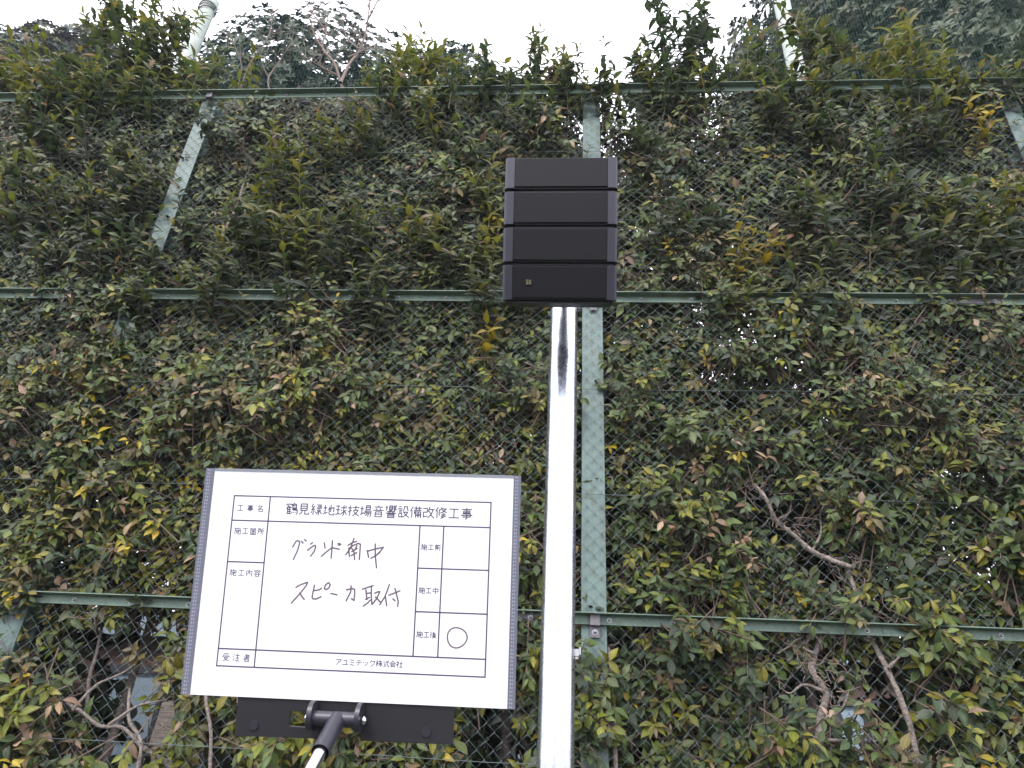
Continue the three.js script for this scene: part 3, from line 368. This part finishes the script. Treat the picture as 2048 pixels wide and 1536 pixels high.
// ------------------------------------------------------------------ speaker
{
  const t = thing('line_array_speaker', 'black four-module loudspeaker tilted down on top of the galvanised pole', 'loudspeaker', [-0.187, 0, 1.68]);
  const cab = new THREE.MeshStandardMaterial({ color: lin(0.012, 0.012, 0.014), roughness: 0.6 }), cap = new THREE.MeshStandardMaterial({ color: lin(0.036, 0.035, 0.052), roughness: 0.5 });
  const grilleMap = dataTex(256, 256, (u, v) => { const s = 32, row = Math.floor(v * s), fx = (u * s + (row & 1) * 0.5) % 1 - 0.5, fy = (v * s) % 1 - 0.5, d = Math.hypot(fx, fy); return d < 0.33 ? [3, 3, 4] : [27, 27, 33]; });
  const grille = new THREE.MeshPhysicalMaterial({ map: grilleMap, specularIntensity: 0.6, bumpMap: grilleMap, bumpScale: 0.0008, roughness: 0.65 });
  const W2 = 0.204, CW = 0.034; let y = EYE + 1.586, z = 0; const tilts = [32, 27, 22, 17].map(a => a * Math.PI / 180), Lm = 0.1365;
  const capShape = (sgn) => { // rounded end cap profile in x-z, extruded along the module height
    const s = new THREE.Shape(), x0 = sgn * (W2 - CW), x1 = sgn * W2; s.moveTo(x0, 0.001); s.lineTo(x1 - sgn * 0.012, 0.0); s.quadraticCurveTo(x1, -0.002, x1, -0.02); s.lineTo(x1, -0.24); s.lineTo(x0, -0.24); s.closePath();
    const g = new THREE.ExtrudeGeometry(s, { depth: Lm - 0.016, bevelEnabled: true, bevelSize: 0.0012, bevelThickness: 0.0012, bevelSegments: 2, curveSegments: 10 }); g.rotateX(-Math.PI / 2); g.scale(1, 1, -1); /* z forward */
    const p = g.attributes.position; const idx = g.index; if (!idx) { for (let i = 0; i < p.count; i += 3) { for (const at of ['position', 'normal', 'uv']) { const A = g.attributes[at], n = A.itemSize; for (let k = 0; k < n; k++) { const a = A.array[(i + 1) * n + k]; A.array[(i + 1) * n + k] = A.array[(i + 2) * n + k]; A.array[(i + 2) * n + k] = a; } } } } g.computeVertexNormals(); g.translate(0, 0.009, 0); return g; };
  tilts.forEach((a, i) => {
    const m = new THREE.Group(); m.name = 'module'; m.position.set(0, y, z); m.rotation.x = a; t.add(m); // local: face in xy, outward +z
    part('cabinet', box(-W2 + CW + 0.0005, W2 - CW - 0.0005, 0.008, Lm - 0.008, -0.26, -0.006), cab, m);
    part('seam', box(-W2 + 0.012, W2 - 0.012, -0.0035, 0.0035, -0.20, -0.012), cab, m);
    const gr = part('grille', new RoundedBoxGeometry(2 * (W2 - CW) - 0.001, Lm - 0.021, 0.012, 3, 0.003), grille, m); gr.position.set(0, Lm / 2 + 0.003, -0.0055); metreUV(gr.geometry, 6.25);
    for (const s of [-1, 1]) { const c = part('end_cap', capShape(s), cap, m); }
    if (!i) {
      const cv = document.createElement('canvas'); cv.width = 128; cv.height = 128; const g = cv.getContext('2d'); g.fillStyle = '#1c1b1e'; g.fillRect(0, 0, 128, 128); g.strokeStyle = '#948a6c'; g.lineWidth = 11; g.lineCap = 'butt';
      for (const l of ['16,20 66,20', '26,20 26,60', '16,52 62,48', '48,30 60,44', '76,30 112,22', '84,56 108,24', '72,62 112,60', '20,74 62,74', '40,74 24,112', '22,96 60,112', '60,84 40,112', '76,76 112,112', '110,78 78,112', '92,66 92,90']) { const p = l.split(' ').map(q => q.split(',').map(Number)); g.beginPath(); g.moveTo(...p[0]); g.lineTo(...p[1]); g.stroke(); }
      const bt = new THREE.CanvasTexture(cv); bt.colorSpace = THREE.SRGBColorSpace;
      const b = part('badge', new THREE.BoxGeometry(0.024, 0.022, 0.002), new THREE.MeshStandardMaterial({ map: bt, roughness: 0.4, metalness: 0.2 }), m, 'small gold-lettered badge'); b.position.set(-0.110, 0.071, 0.0018);
    }
    y += Lm * Math.cos(a); z += Lm * Math.sin(a);
  });
  const br = part('bracket', mergeGeometries([box(-0.03, 0.06, EYE + 1.92, EYE + 1.97, -0.36, -0.12), box(-0.03, 0.06, EYE + 2.14, EYE + 2.19, -0.36, -0.08), box(-0.05, 0.083, EYE + 1.88, EYE + 2.23, -0.342, -0.334)]), cab, t);
}

// ------------------------------------------------------------------ construction record board
{
  const t = thing('record_board', 'white construction record sheet in a clear sleeve on a black hand-held holder', 'sign board', [-0.3524, EYE + 0.1797, 3.1258]);
  const right = V(0.99996716, 0.00341839, -0.00734761), up = V(-0.00091613, 0.94855, 0.316623), nrm = V(0.00805192, -0.316606, 0.948523);
  t.quaternion.setFromRotationMatrix(new THREE.Matrix4().makeBasis(right, up, nrm));
  const mm = 0.001, PW = 296, PH = 208; // sheet, mm
  const cv = document.createElement('canvas'), S = 6.9; cv.width = Math.round(PW * S); cv.height = Math.round(PH * S); const g = cv.getContext('2d');
  g.fillStyle = '#f4f5f8'; g.fillRect(0, 0, cv.width, cv.height);
  const X = x => (x + PW / 2 - 0.8) * S, Y = y => (PH / 2 - y) * S;
  const ink = '#4a4258'; g.lineJoin = 'round';
  const line = (x0, y0, x1, y1, w) => { g.lineWidth = w * S; g.beginPath(); g.moveTo(X(x0), Y(y0)); g.lineTo(X(x1), Y(y1)); g.stroke(); };
  g.strokeStyle = '#51405c'; g.lineCap = 'square'; const lw = 1.35, TX0 = -124.7, TX1 = 127.7, TY1 = 79.9, TY0 = -77.8;
  for (const l of [[TX0, TY1, TX1, TY1], [TX0, TY0, TX1, TY0], [TX0, TY0, TX0, TY1], [TX1, TY0, TX1, TY1], [TX0, 56.3, TX1, 56.3], [-88.6, TY0, -88.6, TY1], [TX0, 17.1, -88.6, 17.1], [TX0, -62.4, TX1, -62.4], [60.3, -62.4, 60.3, 56.3], [83.3, -62.4, 83.3, 56.3], [60.3, 16.8, TX1, 16.8], [60.3, -22.7, TX1, -22.7]]) line(...l, lw);
  // printed characters as strokes on a 24-unit grid
  const K = {
    '工': '3,4 21,4|12,4 12,20|2,20 22,20', '事': '2,4 22,4|12,1 12,21 9,22|6,7 18,7 18,10 6,10 6,7|4,12 19,12 19,18|1,15 23,15|4,18 19,18', '名': '9,1 3,9|9,4 18,4 13,11 3,17|7,8 11,11|8,14 20,14 20,22 8,22 8,14',
    '鶴': '2,3 12,3 12,6|2,6 2,3|6,5 2,12|4,9 4,22|4,9 12,9|4,13 11,13|4,17 11,17|4,21 12,21|8,6 8,21|17,0 16,3|14,14 14,3 21,3 21,10 14,10|14,6 21,6|14,12 23,12|14,14 23,14 23,21 21,22|13,17 13,20|16,17 16,19|19,17 20,19',
    '見': '6,2 18,2 18,14 6,14 6,2|6,6 18,6|6,10 18,10|9,14 8,18 3,22|14,14 14,21 21,21 22,18', '緑': '6,1 3,6 7,8|9,5 3,12 10,11|6,12 6,22|3,15 2,19|9,15 11,18|13,3 21,3 21,9|14,6 21,6|12,9 23,9|17,9 17,21 15,21|13,12 15,14|12,20 16,15|21,12 18,15|18,14 23,20',
    '地': '2,8 9,8|5,3 5,18|1,20 10,16|11,11 22,7 22,14 20,15|16,2 16,16|13,6 13,19 15,21 22,21 23,17', '球': '2,4 10,4|2,11 10,11|1,20 10,18|6,4 6,19|11,7 23,7|17,2 17,20 15,22|20,3 22,5|12,11 14,13|11,20 16,15|22,11 18,14|18,13 23,20',
    '技': '1,7 9,7|5,2 5,20 3,21|1,15 9,11|10,6 23,6|16,2 16,11|11,11 21,11 17,17 10,22|12,13 17,18 23,22', '場': '1,8 8,8|4,3 4,17|1,19 9,15|12,2 20,2 20,9 12,9 12,2|12,5 20,5|9,12 23,12|13,12 9,18|12,15 22,15 21,21 19,22|16,15 11,21|19,15 15,22',
    '音': '12,1 12,4|4,4 20,4|8,6 9,9|16,6 15,9|2,10 22,10|6,13 18,13 18,22 6,22 6,13|6,17 18,17', '響': '5,1 2,4 5,5 2,10|9,1 15,1 15,7 9,7 9,1|9,4 15,4|9,7 9,10 15,9|18,11 18,1 22,1 20,5 22,8 19,9|12,10 12,12|4,12 20,12|8,13 9,15|16,13 15,15|2,15 22,15|6,17 18,17 18,23 6,23 6,17|6,20 18,20',
    '設': '3,2 8,2|1,6 10,6|3,9 9,9|3,12 9,12|3,15 9,15 9,21 3,21 3,15|11,10 13,7 13,2 19,2 19,8 22,8|11,12 20,12 17,17 10,22|13,13 17,18 23,22', '備': '6,1 1,10|4,8 4,22|8,4 23,4|12,1 12,7|18,1 18,7|8,8 22,8|10,8 8,15|11,22 11,11 21,11 21,21 20,22|16,11 16,22|11,15 21,15|11,18 21,18',
    '改': '1,4 9,4 9,11 2,11 2,20 10,18|14,1 11,10|13,6 23,6|20,6 17,15 10,22|13,9 17,17 23,22', '修': '6,1 1,9|4,7 4,22|8,5 8,17|13,1 10,7|12,4 21,4 15,10 10,12|13,6 22,11|18,12 12,16|20,14 12,19|21,17 11,22',
    '施': '5,1 5,4|1,5 10,5|5,5 4,14 1,21|5,10 9,10 8,20 6,21|14,1 11,7|13,5 23,5|11,13 22,9 22,16 20,17|16,8 16,18|13,9 13,20 15,22 22,22 23,19', '箇': '4,1 2,5|4,3 10,3|7,3 8,5|15,1 13,5|15,3 22,3|18,3 19,5|3,7 21,7 21,22 3,22 3,7|6,11 18,11|12,8 12,14|8,14 16,14 16,19 8,19 8,14',
    '所': '1,3 11,3|3,6 10,6 10,12 3,12|3,6 3,14 1,21|21,2 14,4 14,13 12,21|14,9 23,9|19,9 19,22', '内': '3,22 3,6 21,6 21,21 19,22|12,1 12,8 6,17|12,10 18,16', '容': '12,1 12,4|2,7 2,4 22,4 22,7|8,6 4,10|16,6 20,10|1,16 7,13 12,8 17,13 23,16|7,16 17,16 17,22 7,22 7,16',
    '受': '19,1 4,3|4,5 6,7|11,4 12,7|19,4 17,7|2,12 2,9 22,9 22,12|5,13 18,13 12,19 3,22|7,14 13,19 22,22', '注': '3,2 6,5|1,8 4,11|2,21 6,14|13,1 16,4|9,6 22,6|10,13 21,13|8,21 23,21|15,6 15,21', '者': '5,4 17,4|11,1 11,9|2,9 22,9|20,2 12,11 2,16|7,13 18,13 18,22 7,22 7,13|7,17 18,17',
    '前': '7,1 9,4|17,1 15,4|2,5 22,5|4,22 4,8 11,8 11,20 9,21|4,12 11,12|4,16 11,16|15,9 15,17|20,8 20,20 18,22', '中': '3,6 21,6 21,15 3,15 3,6|12,1 12,23', '後': '6,1 1,6|7,7 1,13|4,11 4,22|15,1 10,6 15,7|19,4 10,12 21,11|18,8 21,11|13,13 9,18|13,15 21,15 15,20 8,23|12,16 17,20 23,22',
    '株': '1,7 9,7|5,1 5,22|5,9 1,16|6,10 9,14|13,2 11,7|12,6 22,6|10,11 23,11|17,1 17,22|16,12 10,19|18,12 23,19', '式': '2,6 22,6|4,12 13,12|9,12 9,19|3,20 14,18|15,1 17,15 21,21 22,17|19,1 21,4', '会': '1,11 7,7 12,1 17,7 23,11|7,10 17,10|3,14 21,14|11,14 6,20 18,19|16,16 20,22', '社': '5,1 5,5|1,6 9,6 6,11 1,15|5,11 5,22|7,12 9,14|12,9 22,9|17,2 17,20|11,20 23,20',
    'ア': '3,4 21,4 18,9 14,12|12,8 11,15 5,21', 'ユ': '5,6 17,6 16,19|2,19 22,19', 'ミ': '5,3 19,6|6,10 18,13|4,17 19,21', 'テ': '6,4 18,4|2,10 22,10|13,10 12,16 7,21', 'ッ': '5,9 7,13|11,8 13,12|19,8 17,15 10,21', 'ク': '9,2 3,11|9,5 20,5 17,14 7,22' };
  const poly = (pts) => { g.beginPath(); pts.forEach((p, i) => i ? g.lineTo(...p) : g.moveTo(...p)); g.stroke(); };
  function print(text, x0, x1, yc, w) { // centres of the first and last characters lie half a size inside x0 and x1
    const ch = [...text], n = ch.length, size = w, pitch = n > 1 ? (x1 - x0 - size) / (n - 1) : 0; g.strokeStyle = ink; g.lineCap = 'butt'; g.lineWidth = Math.max(0.75, size * 0.088) * S;
    ch.forEach((c, i) => { const cx = x0 + size / 2 + i * pitch; for (const s of K[c].split('|')) poly(s.split(' ').map(q => { const [a, b] = q.split(',').map(Number); return [X(cx + (a - 12) / 24 * size), Y(yc - (b - 12) / 24 * size)]; })); });
  }
  print('工事名', -121, -94, 68.2, 7.0); print('鶴見緑地球技場音響設備改修工事', -72.4, 110.8, 68.6, 12.2); print('施工箇所', -121.4, -91.2, 46.2, 7.0); print('施工内容', -121.6, -90.8, 7.1, 7.0); print('受注者', -120.4, -92.8, -69.9, 7.6);
  print('アユミテック株式会社', -12.4, 51.5, -70, 6.6); print('施工前', 62.2, 81.6, 36.3, 6.3); print('施工中', 62.1, 81.5, -3.4, 6.3); print('施工後', 62.2, 81.3, -42.9, 6.3);
  // marker handwriting
  g.strokeStyle = '#64535f'; g.lineCap = 'round'; g.lineWidth = 1.5 * S;
  const HW = '-62.0,32.7 -59.3,38.0 -57.7,38.7 -55.9,38.1 -55.6,36.3 -56.9,29.7 -60.3,21.0|-53.9,38.2 -52.2,36.7|-51.0,39.9 -49.4,38.6|-44.8,35.8 -43.0,37.3|-47.2,30.1 -42.4,33.9 -40.2,34.9 -39.5,33.3 -40.7,29.0 -43.7,24.7|-31.4,37.4 -30.4,32.7|-33.3,24.8 -29.1,28.7 -23.7,33.2|-23.7,39.7 -23.6,32.6 -23.6,23.5|-23.7,33.2 -16.5,31.9|-18.2,37.1 -16.8,35.6|-16.6,37.4 -15.2,36.2|-2.8,42.5 -4.1,38.1 -5.7,33.1 -9.7,26.9|-8.1,35.8 -4.7,38.1 -0.1,39.8|-7.3,33.1 -6.6,28.8 -6.0,25.4|-6.3,33.7 -2.7,36.0 1.7,38.0 3.8,37.1 3.8,30.9 3.7,23.0|-4.7,33.8 -3.3,31.7|0.6,35.8 -1.1,32.3|-4.1,30.1 0.8,33.0|-4.2,26.4 0.7,29.3|-2.6,31.4 -1.4,27.7 -0.9,22.8|10.8,31.5 12.5,25.4|11.1,30.9 18.6,33.2 26.2,35.0 23.3,30.9 20.9,28.4|14.8,24.5 19.1,26.8 23.0,30.0|18.1,37.8 18.9,27.1 20.8,15.9|-55.4,-4.5 -50.8,-1.9 -44.6,0.4 -45.4,-2.3 -50.2,-9.1 -58.6,-19.1|-51.1,-9.5 -49.3,-12.4 -46.5,-15.3|-37.7,-2.1 -38.5,-8.1 -39.1,-13.0 -38.2,-14.5 -35.4,-14.7 -30.5,-12.4|-38.2,-7.2 -32.6,-6.1 -30.8,-4.6|-24.8,0.5 -27.2,-1.7 -27.9,-4.8 -26.2,-5.8 -23.5,-4.0 -22.5,-1.3 -23.9,0.5 -24.8,0.5|-21.2,-9.1 -15.4,-10.1|-6.6,-5.3 -1.0,-3.9 1.3,-4.7 1.6,-9.2 1.4,-14.6 -1.2,-13.2|-2.4,-1.5 -2.3,-6.9 -6.1,-15.2|8.6,-4.2 14.1,-2.2 18.7,-0.5|12.1,-4.7 13.6,-13.3|17.2,-1.5 17.4,-8.1 18.6,-17.3|13.2,-7.9 17.3,-7.2|12.4,-13.3 16.0,-11.4|10.6,-19.4 14.5,-16.6 16.8,-13.8|20.8,-7.4 24.5,-5.7 25.4,-6.0 23.0,-12.1 19.0,-17.6|21.7,-10.9 24.3,-13.2 27.0,-15.5|34.1,0.9 32.6,-4.6 30.4,-10.6 26.2,-17.6|31.0,-9.7 32.8,-18.3|34.4,-8.7 39.6,-6.7 44.5,-4.5|39.7,-2.5 41.6,-7.9 43.6,-14.4 43.2,-18.6|38.4,-11.9 40.4,-13.6';
  for (const s of HW.split('|')) poly(s.split(' ').map(q => { const [a, b] = q.split(',').map(Number); return [X(a), Y(b)]; }));
  { const pts = []; for (let i = 0; i <= 28; i++) { const a = i / 28 * 6.2832 + 1.2, r = 9.2 + 0.35 * Math.sin(3 * a + 1); pts.push([X(100.4 + r * Math.cos(a)), Y(-44.4 + r * 0.97 * Math.sin(a))]); } g.lineWidth = 1.35 * S; poly(pts); }
  const tex = new THREE.CanvasTexture(cv); tex.colorSpace = THREE.SRGBColorSpace; tex.anisotropy = 8;
  const paper = new THREE.MeshPhysicalMaterial({ map: tex, roughness: 0.45, clearcoat: 0.3, clearcoatRoughness: 0.25 }), plain = new THREE.MeshStandardMaterial({ color: lin(0.84, 0.85, 0.88), roughness: 0.7 });
  const sheetGeo = new THREE.BoxGeometry(PW * mm, PH * mm, 0.0006); const sheet = new THREE.Mesh(sheetGeo, [plain, plain, plain, plain, paper, plain]); sheet.name = 'sheet'; sheet.position.set(0.0008, -0.001, 0); sheet.castShadow = sheet.receiveShadow = true; t.add(sheet);
  // clear sleeve: thin welded margins with stitched pattern
  const weldTex = dataTex(32, 512, (u, v) => { const c = Math.abs(u - 0.42), s = (v * 64) % 1, d = c < 0.17 && c > 0.055 && s > 0.22 && s < 0.72 ? 70 : 0; const n = 14 * (fbm(u * 4, v * 60) - 0.5); return [150 + d + n, 152 + d + n, 168 + d + n]; });
  const weld = new THREE.MeshPhysicalMaterial({ map: weldTex, roughness: 0.3, transmission: 0.5, thickness: 0 }), clear = new THREE.MeshPhysicalMaterial({ color: lin(0.55, 0.57, 0.62), roughness: 0.25, transmission: 0.6, thickness: 0 });
  for (const [x0, x1] of [[-156, -147.3], [148.9, 156]]) { const b = new THREE.BoxGeometry((x1 - x0) * mm, 210 * mm, 0.0009); const m = part('sleeve_edge', b, weld, t); m.position.set((x0 + x1) / 2 * mm, 0, 0.0006); }
  part('sleeve_edge', new THREE.BoxGeometry(296 * mm, 2.2 * mm, 0.0009), clear, t).position.set(0.0008, 0.1041, 0.0006);
  // black holder plate with a square cut-out and a notch
  const black = new THREE.MeshStandardMaterial({ color: lin(0.018, 0.017, 0.021), roughness: 0.55 }), satin = new THREE.MeshStandardMaterial({ color: lin(0.03, 0.029, 0.04), roughness: 0.38 }), chrome = new THREE.MeshStandardMaterial({ color: lin(0.8, 0.8, 0.82), roughness: 0.18, metalness: 1 });
  const sh = new THREE.Shape([[-101.3, -20], [-101.3, -138.8], [-8, -137.6], [-8, -127], [13, -127], [17, -137.6], [100.2, -137.2], [100.2, -20]].map(p => new THREE.Vector2(p[0] * mm, p[1] * mm))); const ho = new THREE.Path([[-52, -115.2], [-36.4, -115.4], [-36.2, -129.4], [-51.8, -129]].map(p => new THREE.Vector2(p[0] * mm, p[1] * mm))); sh.holes.push(ho);
  const pg = new THREE.ExtrudeGeometry(sh, { depth: 0.0026, bevelEnabled: true, bevelSize: 0.0004, bevelThickness: 0.0004, bevelSegments: 2 }); pg.translate(0, 0, -0.0042); part('holder_plate', pg, black, t);
  for (const [x, y] of [[-84, -129], [76, -128]]) part('plate_rivet', new THREE.CylinderGeometry(0.0042, 0.0042, 0.0012, 18).rotateX(1.5708), satin, t).position.set(x * mm, y * mm, -0.0006);
  const zc = 0.0085, yb = -0.1185; // hinge axis
  const hinge = part('hinge_bar', cyl(V(-0.0255, yb, zc), V(0.0145, yb, zc), 0.0066, 0.0066, 24), satin, t);
  for (const x of [-0.0275, 0.0160]) { const e = new THREE.CylinderGeometry(0.0125, 0.0125, 0.0042, 32); e.rotateZ(1.5708); const m = part('hinge_ear', e, satin, t); m.position.set(x, yb + 0.002, zc - 0.001); }
  for (const [x, s] of [[-0.0297, -1], [0.0182, 1]]) { const n = new THREE.LatheGeometry([[0, 0.0052], [0.0022, 0.0046], [0.0038, 0.0028], [0.0040, 0.0], [0, 0]].map(p => new THREE.Vector2(...p)), 14); n.rotateZ(-s * 1.5708); part('bolt', n, chrome, hinge).position.set(x, yb, zc); }
  // handle: black socket and bright rod running down towards the photographer
  const inv = t.quaternion.clone().invert(), A = V(-0.0035, yb, zc), dW = V(-0.02, -0.64, 0.77).normalize().applyQuaternion(inv);
  const E1 = A.clone().addScaledVector(dW, 0.046); part('socket', mergeGeometries([cyl(A, E1, 0.0078, 0.0078, 24, true), cyl(E1, E1.clone().addScaledVector(dW, -0.003), 0.0078, 0.006, 24, true)]), satin, t);
  part('rod', cyl(A.clone().addScaledVector(dW, 0.02), A.clone().addScaledVector(dW, 0.62), 0.0057, 0.0057, 20), chrome, t);
  part('grip', cyl(A.clone().addScaledVector(dW, 0.50), A.clone().addScaledVector(dW, 0.63), 0.012, 0.012, 20), satin, t);
}

console.log('own leaves', ownLeaves);
renderer.render(scene, camera);
